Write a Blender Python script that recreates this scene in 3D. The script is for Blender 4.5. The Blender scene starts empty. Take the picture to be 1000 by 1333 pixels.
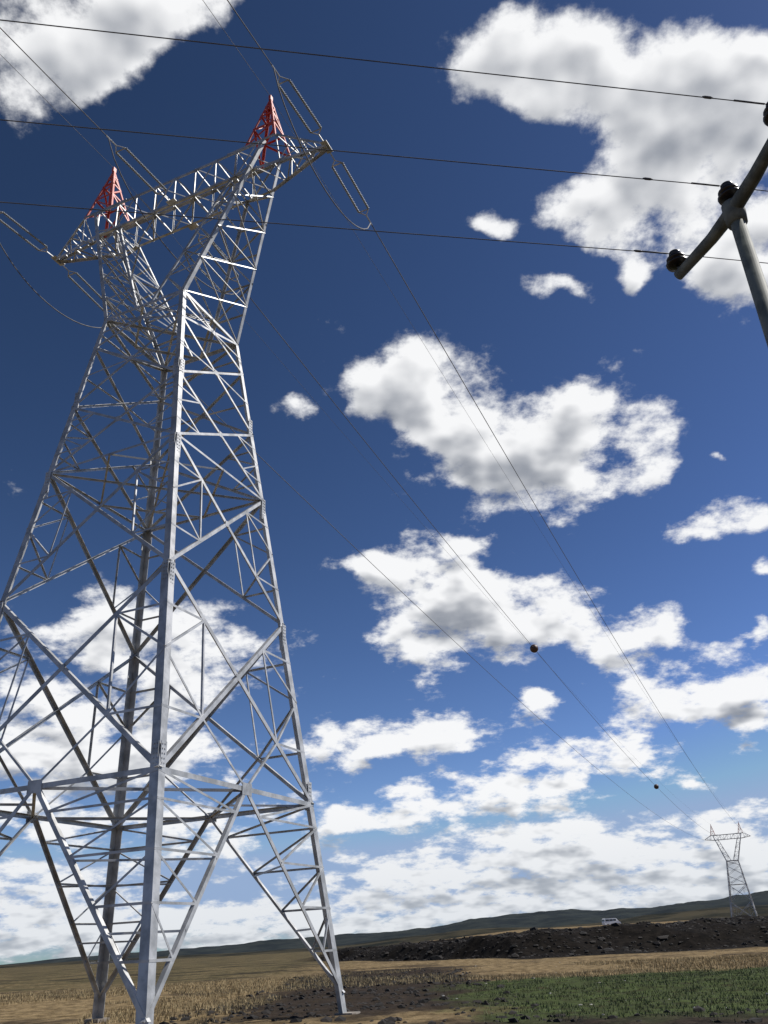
import bpy, math, random
import numpy as np
random.seed(7); rng=np.random.default_rng(7)
scene=bpy.context.scene
scene.view_settings.view_transform='Standard'
scene.view_settings.look='None'
scene.view_settings.exposure=0
EYE=np.array([0,0,1.6]); F,PITCH,ROLL=1101.6,0.4730,0.0535
SUN_AZ,SUN_EL=78.0,50.0

# ------------------------------------------------------------------ helpers
def new_obj(name,verts,faces,mat=None,parent=None,smooth=False):
    me=bpy.data.meshes.new(name); me.from_pydata([tuple(map(float,v)) for v in verts],[],faces)
    me.update()
    if smooth:
        me.polygons.foreach_set('use_smooth',[True]*len(me.polygons))
    ob=bpy.data.objects.new(name,me); scene.collection.objects.link(ob)
    if mat: me.materials.append(mat)
    if parent: ob.parent=parent
    return ob
def empty(name,loc=(0,0,0),rotz=0):
    e=bpy.data.objects.new(name,None); e.location=loc; e.rotation_euler=(0,0,rotz); scene.collection.objects.link(e); return e
def vnoise(x,y,seed=0):
    xi=np.floor(x).astype(np.int64); yi=np.floor(y).astype(np.int64); xf=x-xi; yf=y-yi
    def h(a,b):
        n=(a*374761393+b*668265263+seed*1442695041)&0x7fffffff
        n=((n^(n>>13))*1274126177)&0x7fffffff
        return ((n^(n>>16))&0xffff)/65535.
    u=xf*xf*(3-2*xf); v=yf*yf*(3-2*yf)
    return (h(xi,yi)*(1-u)+h(xi+1,yi)*u)*(1-v)+(h(xi,yi+1)*(1-u)+h(xi+1,yi+1)*u)*v
def fbm(x,y,oct=4,seed=0):
    s=0;a=.5;t=0
    for i in range(oct):
        s=s+a*vnoise(x,y,seed+i*17); t+=a; a*=.5; x=x*2.03+5.1; y=y*2.03+3.7
    return s/t
def ss(a,b,x):
    t=np.clip((x-a)/(b-a),0,1); return t*t*(3-2*t)

class NT:
    def __init__(s,tree): s.t=tree
    def n(s,typ,**kw):
        nd=s.t.nodes.new(typ)
        for k,v in kw.items(): setattr(nd,k,v)
        return nd
    def put(s,sock,v):
        if isinstance(v,bpy.types.NodeSocket): s.t.links.new(v,sock)
        elif v is not None: sock.default_value=v
    def m(s,op,a,b=None,c=None,clamp=False):
        nd=s.n('ShaderNodeMath',operation=op,use_clamp=clamp)
        s.put(nd.inputs[0],a); s.put(nd.inputs[1],b); s.put(nd.inputs[2],c)
        return nd.outputs[0]
    def vm(s,op,a,b=None,scale=None):
        nd=s.n('ShaderNodeVectorMath',operation=op); s.put(nd.inputs[0],a); s.put(nd.inputs[1],b)
        if scale is not None: s.put(nd.inputs['Scale'],scale)
        return nd.outputs['Value'] if op in('DOT_PRODUCT','LENGTH') else nd.outputs[0]
    def sst(s,v,a,b,lo=0.,hi=1.):
        nd=s.n('ShaderNodeMapRange',interpolation_type='SMOOTHSTEP')
        s.put(nd.inputs[0],v); s.put(nd.inputs[1],a); s.put(nd.inputs[2],b); s.put(nd.inputs[3],lo); s.put(nd.inputs[4],hi)
        return nd.outputs[0]
    def mix(s,f,a,b):
        nd=s.n('ShaderNodeMix',data_type='RGBA'); s.put(nd.inputs[0],f); s.put(nd.inputs[6],a); s.put(nd.inputs[7],b); return nd.outputs[2]
    def noise(s,vec,scale,detail=4,rough=.5,out=0):
        nd=s.n('ShaderNodeTexNoise'); s.put(nd.inputs['Vector'],vec); s.put(nd.inputs['Scale'],scale)
        nd.inputs['Detail'].default_value=detail; nd.inputs['Roughness'].default_value=rough
        return nd.outputs[out]
def rgb(r,g,b): return (r,g,b,1.)
def make_mat(name,c1,c2,scale=3.,rough=.6,metal=0.,bump=0.,coord='Object'):
    m=bpy.data.materials.new(name); m.use_nodes=True; T=NT(m.node_tree); b=m.node_tree.nodes['Principled BSDF']
    co=T.n('ShaderNodeTexCoord').outputs[coord]
    nz=T.noise(co,scale,5,.6)
    T.put(b.inputs['Base Color'],T.mix(T.sst(nz,.35,.65),rgb(*c1),rgb(*c2)))
    b.inputs['Roughness'].default_value=rough; b.inputs['Metallic'].default_value=metal
    if bump:
        bp=T.n('ShaderNodeBump'); bp.inputs['Strength'].default_value=bump; T.put(bp.inputs['Height'],nz); T.put(b.inputs['Normal'],bp.outputs[0])
    return m
MAT_STEEL=make_mat('galvanised_steel',(.34,.345,.34),(.56,.56,.55),2.2,.5,.45)
MAT_RED=make_mat('red_paint',(.45,.045,.03),(.60,.10,.06),3,.5)
MAT_WIRE=make_mat('aluminium_cable',(.10,.10,.105),(.17,.17,.17),5,.7,.2)
MAT_INS=make_mat('glass_insulator',(.18,.195,.195),(.28,.30,.30),9,.45)
MAT_PORC=make_mat('dark_porcelain',(.010,.008,.007),(.022,.015,.013),9,.35)
MAT_POLE=make_mat('weathered_pole_paint',(.09,.10,.09),(.19,.20,.17),5,.75,0,.15)
MAT_CONC=make_mat('concrete',(.2,.17,.14),(.3,.27,.23),4,.9,0,.3)
MAT_BALL=make_mat('marker_ball_paint',(.06,.03,.02),(.1,.05,.03),4,.5)
MAT_WHITE=make_mat('white_car_paint',(.75,.75,.75),(.8,.8,.8),2,.3)
MAT_GLASS=make_mat('car_glass',(.02,.025,.03),(.03,.035,.04),2,.1)
MAT_RUBBER=make_mat('tyre_rubber',(.015,.015,.015),(.03,.03,.03),5,.8)
MAT_STONE=make_mat('pale_stone',(.3,.28,.24),(.5,.48,.44),5,.9)

# ------------------------------------------------------------------ camera
cp,sp=math.cos(PITCH),math.sin(PITCH)
fw=np.array([0,cp,sp]); R0=np.array([1.,0,0]); U0=np.array([0,-sp,cp])
cr,sr=math.cos(ROLL),math.sin(ROLL)
Rr=cr*R0-sr*U0; Ur=sr*R0+cr*U0
cam=bpy.data.cameras.new('camera'); camo=bpy.data.objects.new('camera',cam); scene.collection.objects.link(camo)
from mathutils import Matrix, Vector
camo.matrix_world=Matrix(((Rr[0],Ur[0],-fw[0],0),(Rr[1],Ur[1],-fw[1],0),(Rr[2],Ur[2],-fw[2],1.6),(0,0,0,1)))
cam.sensor_fit='VERTICAL'; cam.sensor_height=24; cam.lens=24*F/1333; cam.clip_start=.1; cam.clip_end=60000
scene.camera=camo

# ------------------------------------------------------------------ sun
sd=bpy.data.lights.new('sun','SUN'); so=bpy.data.objects.new('sun',sd); scene.collection.objects.link(so)
sd.energy=5.0; sd.angle=math.radians(.53); sd.color=(1,.96,.9)
a,e=math.radians(SUN_AZ),math.radians(SUN_EL)
sv=Vector((math.sin(a)*math.cos(e),math.cos(a)*math.cos(e),math.sin(e)))
so.rotation_euler=sv.to_track_quat('Z','Y').to_euler(); so.location=(0,0,60)

# ------------------------------------------------------------------ sky
world=bpy.data.worlds.new('World'); scene.world=world; world.use_nodes=True
W=NT(world.node_tree); bg=world.node_tree.nodes['Background']
sky=W.n('ShaderNodeTexSky',sky_type='NISHITA'); sky.sun_disc=False
sky.sun_elevation=math.radians(SUN_EL); sky.sun_rotation=math.radians(SUN_AZ)
sky.altitude=1500; sky.air_density=1.0; sky.dust_density=.6; sky.ozone_density=2.0
sc=W.n('ShaderNodeSeparateColor'); W.put(sc.inputs[0],sky.outputs[0]); cc=W.n('ShaderNodeCombineColor')
for k,(gm_,ml,mx_) in enumerate(((1.70,.35,3.0),(1.66,.315,4.2),(1.85,.225,6.4))):
    W.put(cc.inputs[k],W.m('MINIMUM',W.m('MULTIPLY',W.m('POWER',sc.outputs[k],gm_),ml),mx_))
W.put(bg.inputs[0],cc.outputs[0]); bg.inputs[1].default_value=.1

# cumulus layer: a thin shell far away; heaps laid out in image pixels, then converted to azimuth and elevation
def sky_angles(h,v):
    X=h-500;Y=666.5-v
    x=X*cr+Y*sr; y=-X*sr+Y*cr
    d=np.array([x,F*cp-y*sp,F*sp+y*cp]); d/=np.linalg.norm(d)
    return np.array([math.degrees(math.atan2(d[0],d[1])),math.degrees(math.asin(d[2]))])
CLOUDS="""60,45,125,80,-10
235,0,145,40,-12
25,135,75,50,-15
130,70,60,50,-30
640,80,78,62,0
740,80,100,62,0
860,100,120,85,0
980,190,90,120,0
965,330,75,80,0
985,375,50,40,0
900,250,75,75,0
840,190,65,62,0
930,60,80,40,0
700,150,60,30,0
750,265,80,40,-15
645,292,22,14,0
700,365,38,20,0
752,372,30,18,0
825,350,15,22,0
800,300,45,26,0
392,525,32,24,0
480,505,54,46,-25
540,480,62,36,0
590,560,84,68,20
700,530,95,70,10
640,600,78,50,15
720,620,84,50,0
780,545,50,42,0
857,565,38,42,0
850,605,26,32,0
920,680,68,26,-10
985,668,34,26,0
990,735,20,15,0
940,590,14,8,0
600,715,66,30,15
480,735,50,20,10
560,765,88,56,15
600,790,60,50,0
655,805,68,42,10
540,835,54,42,10
690,825,34,26,0
745,780,40,32,10
800,830,60,42,0
870,805,42,34,0
990,818,18,24,0
840,905,66,26,5
930,895,85,48,0
985,920,50,48,0
698,912,30,22,0
430,970,52,32,0
520,955,96,36,0
605,952,50,28,0
720,990,60,26,0
800,962,60,32,0
850,995,52,18,0
450,1065,76,36,0
570,1045,96,35,-5
660,1030,58,26,0
720,1030,36,13,0
900,1023,42,12,0
980,1052,38,24,0
560,1140,170,28,0
700,1112,140,36,0
755,1075,58,30,0
850,1110,130,34,0
940,1090,58,28,0
990,1120,60,34,0
600,1190,260,22,0
880,1165,190,22,0
290,1210,240,28,0
60,1215,160,28,0
130,800,75,38,0
200,845,130,60,0
290,865,60,48,0
60,940,125,64,0
200,965,95,46,0
40,1060,140,44,0
60,1150,120,36,0
260,1085,95,46,0
-120,850,90,50,0
1130,700,70,50,0
150,1000,140,32,0"""
BL=[]
for l in CLOUDS.split('\n'):
    cx,cy,sx,sy,an=map(float,l.split(','))
    c0=sky_angles(cx,cy);J=np.stack([(sky_angles(cx+1,cy)-c0),(sky_angles(cx,cy+1)-c0)],1)
    a=math.radians(an);Rm=np.array([[math.cos(a),-math.sin(a)],[math.sin(a),math.cos(a)]])
    M=J@Rm@np.diag([sx,sy]); BL.append((c0,np.linalg.inv(M@M.T)))
def cover(d):
    d=d/np.linalg.norm(d,axis=-1,keepdims=True); x,y,z=d[...,0],d[...,1],d[...,2]; zz=np.maximum(z,0)
    qx=x/(zz+.33);qy=y/(zz+.33)
    az=np.degrees(np.arctan2(x,y));el=np.degrees(np.arcsin(z)); amp=(zz+.22)*3.2
    az=az+(fbm(qx*13,qy*13,4,1)-.5)*amp*1.3; el=el+(fbm(qx*13+40,qy*13+9,4,2)-.5)*amp
    acc=np.zeros_like(az)
    for c,S in BL:
        a=az-c[0];b_=el-c[1]; acc+=1.15*np.exp(-(S[0,0]*a*a+2*S[0,1]*a*b_+S[1,1]*b_*b_))
    far=ss(44,58,np.abs(az)); acc+=far*ss(.46,.6,fbm(qx*2,qy*2,3,7))  # generic clouds beyond the view sides, added for the light they give
    acc+=.5*ss(5.5,1.0,el)
    return 1.5*(1-np.exp(-acc/1.2))
azs=np.radians(np.arange(-72,72.01,.2)); els=np.radians(np.concatenate([[-1.5,-.6],np.arange(-.2,72,.2)]))
A_,E_=np.meshgrid(azs,els,indexing='ij'); Dm=np.stack([np.sin(A_)*np.cos(E_),np.cos(A_)*np.cos(E_),np.sin(E_)],-1)
UPO=np.array([.012,0,.024])
C0=cover(Dm); C1=cover(Dm+UPO)
na,ne=A_.shape; i,j=np.meshgrid(np.arange(na-1),np.arange(ne-1),indexing='ij')
Fq=np.stack([i*ne+j,i*ne+j+1,(i+1)*ne+j+1,(i+1)*ne+j],-1).reshape(-1,4)
me=bpy.data.meshes.new('clouds'); nv=na*ne; me.vertices.add(nv); me.vertices.foreach_set('co',(Dm*20000).reshape(-1).astype(np.float32))
nf=len(Fq); me.loops.add(nf*4); me.loops.foreach_set('vertex_index',Fq.reshape(-1).astype(np.int32)); me.polygons.add(nf); me.polygons.foreach_set('loop_start',(np.arange(nf)*4).astype(np.int32)); me.update(calc_edges=True)
for nm,c in(('cover',C0),('cover_up',C1)):
    at=me.attributes.new(nm,'FLOAT','POINT'); at.data.foreach_set('value',c.reshape(-1).astype(np.float32))
clo=bpy.data.objects.new('clouds',me); scene.collection.objects.link(clo)
cm=bpy.data.materials.new('cumulus'); cm.use_nodes=True; cm.node_tree.nodes.clear(); T=NT(cm.node_tree)
dirn=T.vm('NORMALIZE',T.n('ShaderNodeTexCoord').outputs['Object'])
def dens(d,attr,thr=.60,det=7,amp=3.0):
    s_=T.n('ShaderNodeSeparateXYZ'); T.put(s_.inputs[0],T.vm('NORMALIZE',d)); x,y,z=s_.outputs
    den=T.m('ADD',T.m('MAXIMUM',z,0.),.33); cb=T.n('ShaderNodeCombineXYZ'); T.put(cb.inputs[0],T.m('DIVIDE',x,den)); T.put(cb.inputs[1],T.m('DIVIDE',y,den))
    nz=T.noise(cb.outputs[0],8.5,det,.62)
    return T.m('SUBTRACT',T.m('MULTIPLY_ADD',T.m('SUBTRACT',nz,.5),amp,T.n('ShaderNodeAttribute',attribute_name=attr).outputs['Fac']),thr),z
D0,z0=dens(dirn,'cover'); D1,_=dens(T.vm('ADD',dirn,tuple(UPO)),'cover_up',.60,2.6,2.4)
alpha=T.m('POWER',T.sst(D0,-.08,.46),1.15)
cloud_shade=T.m('MULTIPLY_ADD',T.sst(D1,.25,1.0),.85,T.m('MULTIPLY',T.m('SUBTRACT',D1,D0),.22),clamp=True)  # self-shading of the heaps, estimated from density towards the sun
ccol=T.mix(cloud_shade,rgb(.95,.955,.965),rgb(.26,.285,.335))  # lit tops and grey undersides painted into the glowing cloud colour
haze_mix=T.sst(z0,0.,.16,.45,0.)
ccol=T.mix(haze_mix,ccol,rgb(.54,.60,.67))  # distance haze painted into the cloud colour near the horizon
em=T.n('ShaderNodeEmission'); T.put(em.inputs[0],ccol); tr=T.n('ShaderNodeBsdfTransparent'); mx=T.n('ShaderNodeMixShader')
T.put(mx.inputs[0],T.m('MULTIPLY',alpha,.98)); T.put(mx.inputs[1],tr.outputs[0]); T.put(mx.inputs[2],em.outputs[0])
T.put(T.n('ShaderNodeOutputMaterial').inputs[0],mx.outputs[0]); me.materials.append(cm)
try: cm.cycles.emission_sampling='NONE'
except Exception: pass

# ------------------------------------------------------------------ lattice tower
class Builder:
    def __init__(s): s.v=[];s.f=[]
    def angle(s,p,q,size,t,a,b,cen=True):
        p=np.asarray(p,float);q=np.asarray(q,float);d=q-p;L=np.linalg.norm(d)
        if L<1e-6: return
        d/=L; a=np.asarray(a,float); a=a-d*(a@d); a/=np.linalg.norm(a)
        b=np.asarray(b,float); b=b-d*(b@d)-a*(b@a)
        nb=np.linalg.norm(b)
        b=np.cross(d,a) if nb<1e-6 else b/nb
        o=-a*size/2 if cen else 0*a
        prof=[(0,0),(size,0),(size,t),(t,t),(t,size),(0,size)]
        n=len(s.v)
        for P in(p,q):
            for (i,j) in prof: s.v.append(P+o+a*i+b*j)
        flip=np.cross(a,b)@d<0
        for k in range(6):
            k2=(k+1)%6; fc=[n+k,n+k2,n+6+k2,n+6+k]
            s.f.append(fc[::-1] if flip else fc)
        e1=[n+i for i in range(5,-1,-1)];e2=[n+6+i for i in range(6)]
        s.f.append(e1[::-1] if flip else e1); s.f.append(e2[::-1] if flip else e2)
    def brace(s,p,q,size,nrm,t=.008):
        p=np.asarray(p,float);q=np.asarray(q,float);nrm=np.asarray(nrm,float)
        d=q-p; a=np.cross(nrm,d)
        if np.linalg.norm(a)<1e-6: a=np.array([1.,0,0])
        if a[2]>0: a=-a
        off=nrm/np.linalg.norm(nrm)*(.012*random.random())
        s.angle(p+off,q+off,size,t,a,-nrm)
    def box(s,c,ax,ay,az):
        c,ax,ay,az=[np.asarray(k,float) for k in(c,ax,ay,az)];n=len(s.v)
        for i in(-1,1):
            for j in(-1,1):
                for k in(-1,1): s.v.append(c+ax*i+ay*j+az*k)
        for fc in((0,1,3,2),(4,6,7,5),(0,4,5,1),(2,3,7,6),(0,2,6,4),(1,5,7,3)): s.f.append([n+i for i in fc])
    def tube(s,pts,r,seg=6,cap=True):
        pts=[np.asarray(p,float) for p in pts]; n0=len(s.v); rr=r if hasattr(r,'__len__') else [r]*len(pts)
        for i,p in enumerate(pts):
            d=pts[min(i+1,len(pts)-1)]-pts[max(i-1,0)]; d/=np.linalg.norm(d)
            h=np.array([0,0,1.]) if abs(d[2])<.9 else np.array([1.,0,0])
            a=np.cross(d,h);a/=np.linalg.norm(a);b=np.cross(d,a)
            for k in range(seg):
                t=2*math.pi*k/seg; s.v.append(p+(a*math.cos(t)+b*math.sin(t))*rr[i])
        for i in range(len(pts)-1):
            for k in range(seg):
                k2=(k+1)%seg; A=n0+i*seg
                s.f.append([A+k,A+k2,A+seg+k2,A+seg+k][::-1])
        if cap:
            s.f.append([n0+k for k in range(seg)]); s.f.append([n0+(len(pts)-1)*seg+k for k in range(seg)][::-1])

W2,HW,B0=1.672,21.517,4.2186
LV=[0,5.346,10.79,15.17,17.71,20.236,21.517]
LH,LI,VB,ZB,ZT,LA,ZA,ZP,LP=4.05,2.55,.62,27.35,28.75,6.34,27.78,31.93,3.9
def hw(z): return B0+(W2-B0)*z/HW
def leg(su,svv,z): h=hw(z); return np.array([su*h,svv*h,z])
def lerp(a,b,t): return np.asarray(a)*(1-t)+np.asarray(b)*t
def build_tower_mesh():
    S=Builder(); Rd=Builder()
    for su in(-1,1):
        for sv_ in(-1,1):
            for z0,z1,sz_ in((-0.1,LV[2],.24),(LV[2],LV[4],.20),(LV[4],LV[6],.17)):
                S.angle(leg(su,sv_,z0),leg(su,sv_,z1),sz_,.02,(-su,0,0),(0,-sv_,0),cen=False)
            for z in(5.6,10.4,14.8,17.9):   # splice plates
                p=leg(su,sv_,z); S.box(p+np.array([-su*.13,sv_*.006,0]),(.1,0,0),(0,.008,0),(0,0,.38)); S.box(p+np.array([su*.006,-sv_*.13,0]),(.008,0,0),(0,.1,0),(0,0,.38))
                for bz in np.linspace(-.32,.32,7):
                    for bo in(.08,.16):
                        S.box(p+np.array([-su*bo,sv_*.02,bz]),(.014,0,0),(0,.01,0),(0,0,.014)); S.box(p+np.array([su*.02,-sv_*bo,bz]),(.01,0,0),(0,.014,0),(0,0,.014))
    faces=[((1,-1),(1,1),(1,0,0)),((-1,-1),(1,-1),(0,-1,0)),((-1,-1),(-1,1),(-1,0,0)),((-1,1),(1,1),(0,1,0))]
    for c1,c2,n in faces:
        n=np.array(n,float)
        L=lambda z:leg(c1[0],c1[1],z); Rr_=lambda z:leg(c2[0],c2[1],z)
        zA=LV[1]; M=(L(zA)+Rr_(zA))/2
        S.brace(L(zA),Rr_(zA),.12,n)
        for G in(L,Rr_):    # leg extension panel (K brace with redundants)
            foot=G(.5); S.brace(M,foot,.11,n)
            N=4; prev=None
            for i in range(1,N+1):
                t=i/(N+.6); a=lerp(foot,M,t); b=G(.5+(zA-.5)*t)
                S.brace(a,b,.055,n)
                if prev is not None: S.brace(prev,b,.05,n)
                prev=a
            S.brace(prev,G(zA),.055,n)
        S.box(M+n*.02,np.cross(n,(0,0,1))*.22,(0,0,.15),n*.006)
        for k in range(1,6):   # X panels
            z0,z1=LV[k],LV[k+1]; s1=[0,.12,.10,.08,.075,.075][k]; s2=[0,.06,.05,.045,.045,.045][k]
            a0,a1,b0,b1=L(z0),L(z1),Rr_(z0),Rr_(z1)
            S.brace(a0,b1,s1,n); S.brace(b0,a1,s1,n*1.0)
            w0=np.linalg.norm(a0-b0);w1=np.linalg.norm(a1-b1);tc_=w0/(w0+w1); X=lerp(a0,b1,tc_)
            if k<=3:
                for (q0,q1,G) in((a0,a1,L),(b0,b1,Rr_)):
                    lo=lerp(q0,X,.5); hi=lerp(q1,X,.5); zc=X[2]
                    m=G(zc); ml=G((q0[2]+zc)/2); mh=G((q1[2]+zc)/2)
                    S.brace(m,lo,s2,n); S.brace(m,hi,s2,n); S.brace(lo,ml,s2,n); S.brace(hi,mh,s2,n)
                    if k<=2: S.brace(lo,hi,s2,n)
                if k==1:
                    mid=(a0+b0)/2; S.brace(mid,lerp(a0,X,.5),s2,n); S.brace(mid,lerp(b0,X,.5),s2,n)
            else:
                S.brace(lerp(a0,a1,.5),X,s2,n); S.brace(lerp(b0,b1,.5),X,s2,n)
            S.box(X+n*.01,np.cross(n,(0,0,1))*.09,(0,0,.09),n*.006)
        S.brace(L(LV[3]),Rr_(LV[3]),.07,n); S.brace(L(HW),Rr_(HW),.10,n)
    up=np.array([0,0,1.])
    for z,sz_ in((LV[1],.08),(LV[3],.06),(HW,.08)):
        cs=[leg(*c,z) for c in((1,-1),(1,1),(-1,1),(-1,-1))]; ms=[(cs[i]+cs[(i+1)%4])/2 for i in range(4)]
        for i in range(4): S.brace(ms[i],ms[(i+1)%4],sz_,up)
        if z==LV[1]:
            for i in range(4): S.brace((ms[i]+ms[(i+1)%4])/2,cs[(i+1)%4],.06,up)
        else: S.brace(cs[0],cs[2],sz_,up);S.brace(cs[1],cs[3],sz_,up)
    for c in((1,-1),(1,1),(-1,1),(-1,-1)):
        for t in(.64,.33):
            fu=lerp(leg(*c,.5),np.array([0,c[1]*hw(LV[1]),LV[1]]),t); fv=lerp(leg(*c,.5),np.array([c[0]*hw(LV[1]),0,LV[1]]),t)
            S.brace(fu,fv,.05,up)
    def zig(A0,A1,B0_,B1_,N,size,n,horiz=True):
        for i in range(N):
            t0=i/N;t1=(i+1)/N
            if i%2==0: S.brace(lerp(A0,A1,t0),lerp(B0_,B1_,t1),size,n)
            else: S.brace(lerp(B0_,B1_,t0),lerp(A0,A1,t1),size,n)
            if horiz: S.brace(lerp(A0,A1,t1),lerp(B0_,B1_,t1),size,n)
    def xx(A0,A1,B0_,B1_,N,size,n,horiz=True):
        for i in range(N):
            t0=i/N;t1=(i+1)/N
            S.brace(lerp(A0,A1,t0),lerp(B0_,B1_,t1),size,n); S.brace(lerp(B0_,B1_,t0),lerp(A0,A1,t1),size,n)
            if horiz: S.brace(lerp(A0,A1,t1),lerp(B0_,B1_,t1),size,n)
    for su in(-1,1):
        o=[(np.array([su*W2,v*W2,HW]),np.array([su*LH,v*VB,ZT])) for v in(-1,1)]
        inn=[(np.array([su*.25,v*W2,HW]),np.array([su*LI,v*VB,ZB])) for v in(-1,1)]
        for (p,q),v in zip(o,(-1,1)): S.angle(p,q,.14,.014,(-su,0,0),(0,-v,0),cen=False)
        for (p,q),v in zip(inn,(-1,1)): S.angle(p,q,.10,.012,(su,0,0),(0,-v,0),cen=False)
        ot=[(p,lerp(p,q,(ZB-HW)/(ZT-HW))) for p,q in o]
        xx(ot[0][0],ot[0][1],ot[1][0],ot[1][1],4,.05,np.array([su,0,0.3]))
        zig(inn[0][0],inn[0][1],inn[1][0],inn[1][1],5,.045,np.array([-su,0,-.3]))
        for i,v in enumerate((-1,1)): zig(ot[i][0],ot[i][1],inn[i][0],inn[i][1],5,.055,np.array([0,v,0.]))
        # peak
        ap=np.array([su*LP,0,ZP]); base=[np.array([su*(LP+du),v*VB,ZT]) for du,v in((-.75,-1),(.62,-1),(.62,1),(-.75,1))]
        for i,bp in enumerate(base):
            tp=ap+(bp-ap)*.06
            Rd.angle(bp,tp,.09,.01,(-np.sign(bp[0]-ap[0]),0,0),(0,-np.sign(bp[1]),0),cen=False)
            nb=base[(i+1)%4]; tn=ap+(nb-ap)*.06
            nn=(bp+nb)/2-np.array([ap[0],0,ZT]); nn/=np.linalg.norm(nn)
            cuts=[0,.36,.64,.85]
            for k in range(3):
                t0,t1=cuts[k],cuts[k+1]
                A_,Bq=(bp,tp),(nb,tn)
                if k%2: A_,Bq=Bq,A_
                Rd.brace(lerp(A_[0],A_[1],t0),lerp(Bq[0],Bq[1],t1),.06,nn); Rd.brace(lerp(bp,tp,t1),lerp(nb,tn,t1),.06,nn)
        Rd.box(ap-np.array([0,0,.1]),(.05,0,0),(0,.08,0),(0,0,.12))
        # side arm
        tip=np.array([su*LA,0,ZA])
        for v in(-1,1):
            bt=np.array([su*(LP+.62),v*VB,ZT]); bb=np.array([su*3.75,v*VB,ZB]); tv=tip+np.array([0,v*.12,0])
            S.brace(bt,tv,.09,(0,v,.3)); S.brace(bb,tv-np.array([0,0,.1]),.10,(0,v,-.3))
            zig(bt,tv,bb,tv-np.array([0,0,.1]),3,.045,np.array([0,v,0.]))
            S.brace(np.array([su*(LP+.62),v*VB,ZT]),np.array([su*2.4,v*VB,ZT]),.09,(0,v,0))
        for top in(0,1):
            A=[np.array([su*(3.75,LP+.62)[top],v*VB,(ZB,ZT)[top]]) for v in(-1,1)]
            T_=[tip+np.array([0,v*.12,-.1*(1-top)]) for v in(-1,1)]
            zig(A[0],T_[0],A[1],T_[1],4,.045,np.array([0,0,1.]))
        S.box(tip-np.array([0,0,.05]),(.12,0,0),(0,.28,0),(0,0,.012))
    # beam
    xs=np.linspace(-3.75,3.75,9)
    for v in(-1,1):
        for z in(ZB,ZT): S.angle((-3.75,v*VB,z),(3.75,v*VB,z),.10,.012,(0,-v,0),(0,0,1 if z==ZB else -1),cen=False)
        for i in range(8):
            p0,p1=(ZB,ZT) if i%2 else (ZT,ZB)
            S.brace((xs[i],v*VB,p0),(xs[i+1],v*VB,p1),.055,(0,v,0)); S.brace((xs[i],v*VB,ZB),(xs[i],v*VB,ZT),.045,(0,v,0))
    for z in(ZB,ZT):
        for i in range(8):
            k=1 if i%2 else -1
            S.brace((xs[i],-k*VB,z),(xs[i+1],k*VB,z),.05,(0,0,1)); S.brace((xs[i],-VB,z),(xs[i],VB,z),.05,(0,0,1))
    for v in(-1,1): S.box((0,v*(VB+.08),ZB),(.2,0,0),(0,.12,0),(0,0,.012))
    for z in np.arange(6,21,.4):
        p=leg(-1,1,z); S.tube([p,p+np.array([-.16,0,0])],.01,4)
    return S,Rd
S_,R_=build_tower_mesh()
def mesh_from(name,B,mat):
    me=bpy.data.meshes.new(name); me.from_pydata([tuple(v) for v in B.v],[],B.f); me.update(); me.materials.append(mat); return me
ME_STEEL=mesh_from('lattice',S_,MAT_STEEL); ME_RED=mesh_from('peaks',R_,MAT_RED)
Fd=Builder()
for su in(-1,1):
    for v in(-1,1):
        c=leg(su,v,0); Fd.box((c[0],c[1],-.16),(.26,0,0),(0,.26,0),(0,0,.22))
ME_FD=mesh_from('foundations',Fd,MAT_CONC)

LINE_AZ=0.3999
DV=np.array([math.sin(LINE_AZ),math.cos(LINE_AZ),0]); DU=np.array([math.cos(LINE_AZ),-math.sin(LINE_AZ),0])
def frame(T0,u,v,z): return T0+DU*u+DV*v+np.array([0,0,z])
T1=np.array([-7.22,23.943,0.]); T2=T1+DV*264+np.array([0,0,-2.8]); T0_=T1-DV*270+np.array([-4.,0,-1.])
def place_tower(name,loc,rot=-LINE_AZ,scale=1):
    e=empty(name,loc,rot); e.scale=(scale,)*3
    for me,nm in((ME_STEEL,'lattice'),(ME_RED,'peaks'),(ME_FD,'foundations')):
        o=bpy.data.objects.new(nm,me); o.parent=e; scene.collection.objects.link(o)
    return e
place_tower('transmission_tower',tuple(T1)); place_tower('transmission_tower',tuple(T2)); place_tower('transmission_tower',tuple(T0_))
for i,(azd,dist) in enumerate(((-24.6,2300),(-25.4,3100))):
    a=math.radians(azd); place_tower('transmission_tower',(dist*math.sin(a),dist*math.cos(a),-2),.3)

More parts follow.
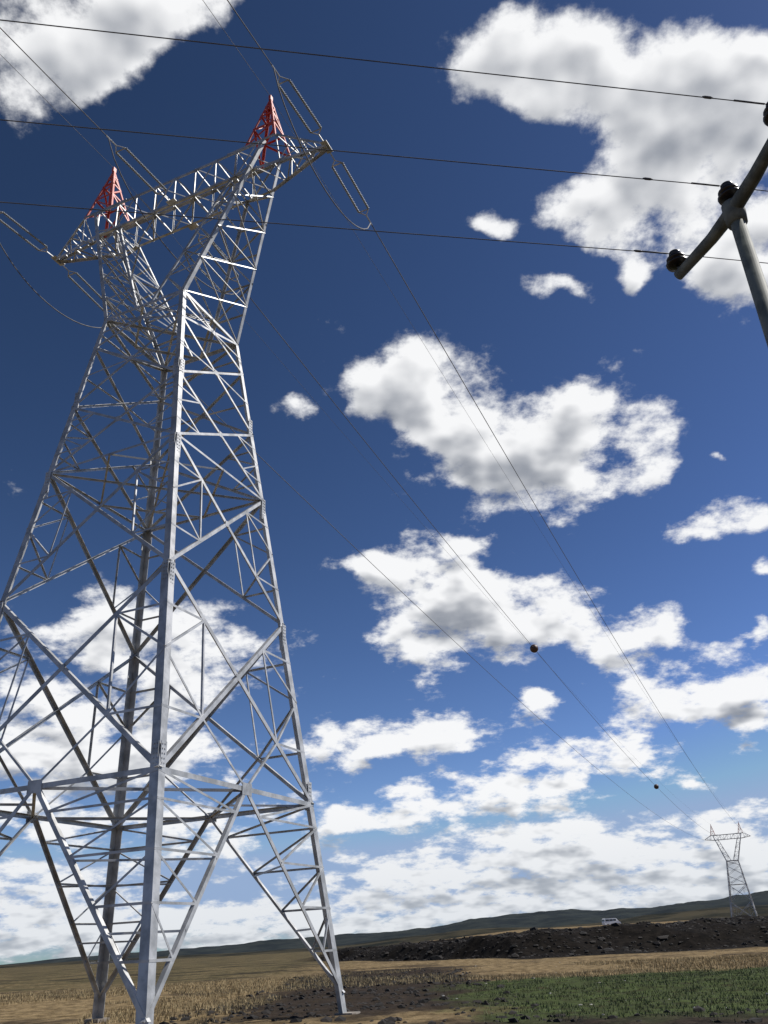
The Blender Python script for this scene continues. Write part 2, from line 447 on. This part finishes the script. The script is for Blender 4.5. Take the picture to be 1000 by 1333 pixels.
INS=Builder(); HW_=Builder(); CAB=Builder()
def disc_string(B,p,q):
    p=np.asarray(p);q=np.asarray(q);d=q-p;L=np.linalg.norm(d);d=d/L;n=int(L/.08)
    pts=[];rr=[]
    for i in range(n):
        c=p+d*(i+.5)*L/n
        for off,r in((-.03,.030),(-.015,.036),(0,.052),(.01,.050),(.025,.030)): pts.append(c+d*off); rr.append(r)
    B.tube(pts,rr,7)
def tension_set(att,dr,drop,length=2.3,gap=.42):
    dr=np.array([dr[0],dr[1],0.]);dr/=np.linalg.norm(dr); d=dr*math.cos(drop)-np.array([0,0,math.sin(drop)])
    side=np.cross(dr,(0,0,1)); side/=np.linalg.norm(side)
    p0=att+d*.35; p1=p0+d*.2; p2=p1+d*length; p3=p2+d*.25
    HW_.tube([att,p0],.025,5)
    for s in(-1,1):
        a=p1+side*s*gap/2; b=p2+side*s*gap/2
        disc_string(INS,a,b); HW_.tube([p0,a],.02,5); HW_.tube([b,p3],.02,5)
    HW_.tube([p1-side*gap/2,p1+side*gap/2],.025,5); HW_.tube([p2-side*gap/2,p2+side*gap/2],.025,5)
    HW_.tube([p3,p3+d*.5],.03,6)
    return p3+d*.4
def catenary(p,q,sag,n=60):
    ts=np.concatenate([np.linspace(0,.12,12)[:-1],np.linspace(.12,1,n)])
    return [np.asarray(p)*(1-t)+np.asarray(q)*t-np.array([0,0,4*sag*t*(1-t)]) for t in ts]
phases={}
SAGS={'R':4.5,'C':5.2,'L':4.0}
for nm,u,v0,z in(('R',LA,.28,ZA-.06),('C',0,VB+.15,ZB-.02),('L',-LA,.28,ZA-.06)):
    aF=frame(T1,u,v0,z); aB=frame(T1,u,-v0,z)
    eF=tension_set(aF,DV,math.radians(5)); eB=tension_set(aB,-DV,math.radians(5))
    bF=frame(T2,u,-v0,z); eF2=tension_set(bF,-DV,math.radians(5))
    bB=frame(T0_,u,v0,z); eB2=tension_set(bB,DV,math.radians(5))
    CAB.tube(catenary(eF,eF2,SAGS[nm]),.020,6); CAB.tube(catenary(eB,eB2,4.5),.018,6)
    phases[nm]=(eF,eF2)
    pts=[]
    for t in np.linspace(0,1,22):
        pts.append(eB*(1-t)+eF*t-np.array([0,0,2.1*(4*t*(1-t))**.7]))
    CAB.tube(pts,.022,6)
for su in(-1,1):
    p=frame(T1,su*LP,0,ZP); CAB.tube(catenary(p,frame(T2,su*LP,0,ZP),3.4),.008,6); CAB.tube(catenary(p,frame(T0_,su*LP,0,ZP),3.4),.010,6)
new_obj('insulator_strings',INS.v,INS.f,MAT_INS,smooth=True); new_obj('line_fittings',HW_.v,HW_.f,MAT_STEEL); new_obj('power_line',CAB.v,CAB.f,MAT_WIRE,smooth=True)
def ball(loc,r=.36):
    B=Builder(); pts=[];rr=[]
    for i in range(13):
        t=math.pi*i/12; pts.append(np.array(loc)-DV*r*math.cos(t)); rr.append(max(.02,r*math.sin(t)))
    B.tube(pts,rr,16); B.tube([np.array(loc)-DV*.6*1.0,np.array(loc)+DV*.6],.05,6)
    return new_obj('aerial_marker_ball',B.v,B.f,MAT_BALL,smooth=True)
eF,eF2=phases['C']
for t in(.178,.44):
    ball(eF*(1-t)+eF2*t-np.array([0,0,4*SAGS['C']*t*(1-t)]))

# ------------------------------------------------------------------ medium voltage pole
def utility_pole(loc,zb=0.):
    e=empty('utility_pole',(loc[0],loc[1],zb))
    P=Builder(); P.tube([(0,0,-.3),(0,0,4),(0,0,8.95)],[.15,.115,.08],20); P.tube([(0,0,8.8),(0,0,8.95),(0,0,9.1),(0,0,9.14)],[.11,.125,.12,.05],20)
    new_obj('post',P.v,P.f,MAT_POLE,e,True)
    A=Builder(); ends=[np.array([-.36,1.02,8.98]),np.array([-.12,.42,9.0]),np.array([0,0,9.02]),np.array([.06,-.5,9.0]),np.array([.10,-1.22,8.98])]
    A.tube(ends,[.065,.075,.09,.08,.065],16); new_obj('crossarm',A.v,A.f,MAT_POLE,e,True)
    I=Builder()
    tops=[]
    for c in(np.array([-.35,.98,9.05]),np.array([-.0,-.02,9.12]),np.array([.09,-1.16,9.05])):
        I.tube([c,c+(0,0,.07)],.02,8)
        prof=[(.06,.05),(.07,.13),(.10,.14),(.11,.07),(.14,.065),(.15,.115),(.18,.12),(.19,.06),(.23,.055),(.25,.075),(.28,.07),(.30,.03)]
        I.tube([c+np.array([0,0,a_]) for a_,_ in prof],[r_ for _,r_ in prof],18)
        tops.append(np.array([loc[0],loc[1],zb])+c+np.array([0,0,.26]))
    new_obj('pin_insulators',I.v,I.f,MAT_PORC,e,True)
    return tops
WD=np.array([.982,.178,0.])
pp=np.array([4.25,7.27,0.])
t0=utility_pole(pp); tL=utility_pole(pp-WD*60); tR=utility_pole(pp+WD*60)
MV=Builder()
for a_,b_,c_,off in zip(t0,tL,tR,(.5,1.0,.75)):
    MV.tube(catenary(a_,b_,.12,40),.006,6); MV.tube(catenary(a_,c_,.3,40),.006,6)
    q=a_-WD*off; MV.tube([q-WD*.06,q-WD*.03,q+WD*.03,q+WD*.06],[.008,.016,.016,.008],6)
    MV.tube([a_-WD*.45,a_-WD*.1],.011,6)
new_obj('overhead_wires',MV.v,MV.f,MAT_WIRE,smooth=True)

# ------------------------------------------------------------------ ground
def edge_y(x): return 86+np.clip(10-x,0,60)*2.5+7*(fbm(x*.06,x*0,4,5)-.5)
def ground_z(x,y):
    fr=np.sqrt(x*x+y*y)
    side=ss(-22,-8,x)
    h=(1.2+1.0*ss(-12,28,x))*side
    yb=edge_y(x)
    bank=ss(0,9,y-yb)
    z=h*bank+1.3*side*ss(150,235,fr)*ss(0,30,x)
    near=ss(-3,3,y-yb)*(1-ss(25,60,y-yb))*side
    z=z+near*(fbm(x*.22,y*.22,5,3)-.5)*1.6
    z=z+(fbm(x*.08,y*.08,3,9)-.5)*.35*ss(14,30,fr)*(1-bank)
    z=z+(fbm(x*1.3,y*1.3,4,21)-.5)*.12*(1-ss(80,160,fr))
    z=z+(fbm(x*.004,y*.004,3,33)-.5)*5*ss(350,1200,fr)
    return z
r=np.concatenate([[.5],np.geomspace(2,14,12),np.arange(15,60,.35),np.arange(60,150,.6),np.geomspace(151,9000,70)])
th=np.concatenate([np.linspace(-math.pi,-.75,50)[:-1],np.linspace(-.75,.75,620),np.linspace(.75,math.pi,50)[1:-1]])
RR,TT=np.meshgrid(r,th,indexing='ij'); X=RR*np.sin(TT);Y=RR*np.cos(TT);Z=ground_z(X,Y)
nr,nt=RR.shape; V=np.stack([X,Y,Z],-1).reshape(-1,3)
i,j=np.meshgrid(np.arange(nr-1),np.arange(nt),indexing='ij'); j2=(j+1)%nt
Fq=np.stack([i*nt+j,i*nt+j2,(i+1)*nt+j2,(i+1)*nt+j],-1).reshape(-1,4)[:,::-1]
me=bpy.data.meshes.new('ground'); me.from_pydata(V.tolist(),[],Fq.tolist()+[list(range(nt))]); me.update()
me.polygons.foreach_set('use_smooth',[True]*len(me.polygons))
gro=bpy.data.objects.new('ground',me); scene.collection.objects.link(gro)
gm=bpy.data.materials.new('field_ground'); gm.use_nodes=True; T=NT(gm.node_tree); b=gm.node_tree.nodes['Principled BSDF']
pos=T.n('ShaderNodeNewGeometry').outputs['Position']; sp_=T.n('ShaderNodeSeparateXYZ')
wp=T.vm('ADD',pos,T.vm('SCALE',T.vm('SUBTRACT',T.noise(pos,.25,4,.6,1),(.5,.5,.5)),None,8.))
T.put(sp_.inputs[0],wp); gx,gy,_=sp_.outputs
sp2=T.n('ShaderNodeSeparateXYZ'); T.put(sp2.inputs[0],pos)
n1=T.noise(pos,1.6,8,.65); n2=T.noise(pos,.12,4,.6); n3=T.noise(pos,12,4,.7)
tan=T.mix(T.sst(n1,.35,.65),rgb(.12,.085,.043),rgb(.32,.235,.125))
soil=T.mix(T.sst(n1,.35,.68),rgb(.018,.014,.011),rgb(.055,.041,.03))
green=T.mix(T.sst(n1,.35,.65),rgb(.036,.042,.017),rgb(.075,.10,.033))
olive=T.mix(T.sst(n1,.3,.7),rgb(.055,.05,.026),rgb(.12,.10,.05))
def box(x0,x1,y0,y1,s=2.):
    a=T.m('MULTIPLY',T.sst(gx,x0-s,x0+s),T.sst(gx,x1-s,x1+s,1.,0.)); c=T.m('MULTIPLY',T.sst(gy,y0-s,y0+s),T.sst(gy,y1-s,y1+s,1.,0.))
    return T.m('MULTIPLY',a,c)
col=tan
col=T.mix(T.m('MULTIPLY',box(-400,-9,62,900,6.),T.sst(n2,.35,.6,.5,1.)),col,olive)
col=T.mix(T.m('MULTIPLY',T.sst(n2,.52,.62),.7),col,soil)
col=T.mix(box(-6,40,-10,22.5,1.5),col,soil)
col=T.mix(T.m('MULTIPLY',box(-6,3.5,25,70,1.5),T.sst(n1,.3,.5,.6,1.)),col,soil)
col=T.mix(T.m('MULTIPLY',box(2.,60,20.5,41,1.2),T.sst(n1,.25,.45,.5,1.)),col,green)
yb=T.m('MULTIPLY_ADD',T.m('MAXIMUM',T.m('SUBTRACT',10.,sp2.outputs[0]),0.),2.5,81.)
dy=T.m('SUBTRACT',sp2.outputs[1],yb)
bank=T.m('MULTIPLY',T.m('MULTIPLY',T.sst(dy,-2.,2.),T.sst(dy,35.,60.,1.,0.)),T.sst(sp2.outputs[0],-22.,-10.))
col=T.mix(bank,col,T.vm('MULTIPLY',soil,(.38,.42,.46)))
T.put(b.inputs['Base Color'],T.mix(T.sst(n3,.4,.62),T.vm('SCALE',col,None,.65),col)); b.inputs['Roughness'].default_value=.95; b.inputs['Specular IOR Level'].default_value=.05
bp=T.n('ShaderNodeBump'); bp.inputs['Strength'].default_value=.8; bp.inputs['Distance'].default_value=.1; T.put(bp.inputs['Height'],n1); T.put(b.inputs['Normal'],bp.outputs[0])
me.materials.append(gm)

def hill(name,rng_,width,prof,seed,c1,c2):
    azs=np.linspace(-50,60,700); ks=np.linspace(0,1,30)
    K,Az=np.meshgrid(ks,azs,indexing='ij')
    rr=rng_+width*(K-.5)+rng_*.08*np.sin(Az*.07+seed); x=rr*np.sin(np.radians(Az)); y=rr*np.cos(np.radians(Az))
    h=np.interp(Az,[p[0] for p in prof],[p[1] for p in prof])
    nzv=fbm(x*.006,y*.006,6,seed)
    z=-3+(h+3)*np.maximum(np.sin(math.pi*K),0)**.8*(.62+.76*nzv)
    n=len(azs); vs=np.stack([x,y,z],-1).reshape(-1,3)
    fs=[[k*n+i,(k+1)*n+i,(k+1)*n+i+1,k*n+i+1][::-1] for k in range(len(ks)-1) for i in range(n-1)]
    m=make_mat(name+'_soil',c1,c2,.02,.95,0,0,'Object'); m.node_tree.nodes['Principled BSDF'].inputs['Specular IOR Level'].default_value=.05
    return new_obj(name,vs.tolist(),fs,m,smooth=True)
hill('hills',2400,900,[(-50,12),(-24,4),(-18,12),(-12,22),(-6,26),(-2,30),(4,40),(10,50),(16,56),(22,62),(30,56),(60,40)],4,(.016,.022,.026),(.032,.039,.038))  # far ridge: bluish aerial haze painted into the base colour
hill('hills',1100,500,[(-50,3),(-10,2),(-4,3),(4,10),(12,13),(18,19),(24,21),(30,20),(60,12)],11,(.010,.012,.009),(.055,.047,.028))

def blades(name,n,area,h0,h1,w,mat):
    azr=rng.uniform(-.6,.6,n); rr=np.sqrt(rng.uniform(17**2,62**2,n)); x=rr*np.sin(azr);y=rr*np.cos(azr)
    k=area(x,y); x,y=x[k],y[k]; n=len(x); z=ground_z(x,y)-.01; hh=rng.uniform(h0,h1,n); ta=rng.uniform(0,6.28,n)
    dx=np.cos(ta)*w/2;dy=np.sin(ta)*w/2; lx=rng.normal(0,.3,n)*hh; ly=rng.normal(0,.3,n)*hh
    V=np.stack([np.stack([x-dx,y-dy,z],-1),np.stack([x+dx,y+dy,z],-1),np.stack([x+lx,y+ly,z+hh],-1)],1).reshape(-1,3)
    return new_obj(name,V.tolist(),[[3*i,3*i+1,3*i+2] for i in range(n)],mat)
MG=make_mat('grass_blades',(.045,.055,.022),(.10,.13,.045),.8,.8); MS=make_mat('dry_stubble',(.20,.15,.07),(.42,.33,.18),1.5,.9)
isg=lambda x,y:(x>2.5+rng.normal(0,.7,len(x)))&(y>20+rng.normal(0,.6,len(x)))&(y<40+rng.normal(0,1,len(x)))&(fbm(x*.5,y*.5,3,12)>.36)
blades('grass',110000,isg,.04,.12,.03,MG)
blades('dry_stubble',90000,lambda x,y:~isg(x,y)&((x<-5)|(y>40))&(fbm(x*.12,y*.12,3,2)>.42),.06,.2,.03,MS)
def clods(xs_,ys_,s):
    t=(1+5**.5)/2; ico=np.array([(-1,t,0),(1,t,0),(-1,-t,0),(1,-t,0),(0,-1,t),(0,1,t),(0,-1,-t),(0,1,-t),(t,0,-1),(t,0,1),(-t,0,-1),(-t,0,1)])/1.9
    fc=[(0,11,5),(0,5,1),(0,1,7),(0,7,10),(0,10,11),(1,5,9),(5,11,4),(11,10,2),(10,7,6),(7,1,8),(3,9,4),(3,4,2),(3,2,6),(3,6,8),(3,8,9),(4,9,5),(2,4,11),(6,2,10),(8,6,7),(9,8,1)]
    z=ground_z(xs_,ys_); n=len(xs_)
    V=ico[None]*(1+rng.normal(0,.22,(n,12,1)))*s[:,None,None]*np.array([1,1,.6]); V=V+np.stack([xs_,ys_,z],-1)[:,None]
    Fc=(np.array(fc)[None]+12*np.arange(n)[:,None,None]).reshape(-1,3)
    return V.reshape(-1,3),Fc
MSOIL=make_mat('ploughed_soil',(.008,.007,.006),(.024,.019,.015),1.2,.95)
xa=rng.uniform(-7,30,6000); ya=rng.uniform(17,60,6000); k=((ya<22)|(xa<3.5))&(fbm(xa*.4,ya*.4,3,8)>.45); xa,ya=xa[k],ya[k]
xb=rng.uniform(-14,90,6000); yb_=edge_y(xb)+rng.uniform(-1,22,6000)
V1,F1=clods(xa,ya,np.minimum(rng.gamma(2,.03,len(xa))+.02,.16)); V2,F2=clods(xb,yb_,rng.gamma(1.5,.06,len(xb))+.03)
new_obj('soil_clods',np.concatenate([V1,V2]).tolist(),np.concatenate([F1,F2+len(V1)]).tolist(),MSOIL)
xs_=rng.uniform(0,28,60); ys_=rng.uniform(20,70,60); V3,F3=clods(xs_,ys_,rng.uniform(.02,.07,60)); new_obj('stones',V3.tolist(),F3.tolist(),MAT_STONE)

def van(loc,rot):
    e=empty('van',loc,rot)
    prof=[(-2.5,.35),(-2.55,1.0),(-2.45,1.95),(-2.2,2.1),(1.0,2.1),(1.35,2.0),(2.0,1.25),(2.5,1.05),(2.6,.7),(2.55,.35)]
    vs=[(x,s*(.95 if z<1.3 else .85),z) for s in(-1,1) for x,z in prof]; n=len(prof)
    fs=[list(range(n))[::-1],[n+i for i in range(n)]]+[[i,(i+1)%n,n+(i+1)%n,n+i] for i in range(n)]
    new_obj('body',vs,fs,MAT_WHITE,e)
    G=Builder()
    for s in(-1,1):
        for x0,x1 in((-2.2,-1.1),(-.95,.1),(.25,1.15)): G.box(((x0+x1)/2,s*.9,1.62),((x1-x0)/2,0,0),(0,.03,0),(0,0,.24))
    G.box((1.7,0,1.62),(.03,0,.0),(0,.72,0),(-.25,0,.27)); G.box((-2.5,0,1.6),(.03,0,0),(0,.7,0),(0,0,.25))
    new_obj('windows',G.v,G.f,MAT_GLASS,e)
    Wh=Builder()
    for x in(-1.6,1.6):
        for s in(-1,1): Wh.tube([(x,s*.72,.33),(x,s*.97,.33)],.34,18)
    new_obj('wheels',Wh.v,Wh.f,MAT_RUBBER,e)
    return e
va=sky_angles(797,1208)[0]*math.pi/180; vx_,vy_=285*math.sin(va),285*math.cos(va)
van((vx_,vy_,float(ground_z(np.array([vx_]),np.array([vy_]))[0])),.25)
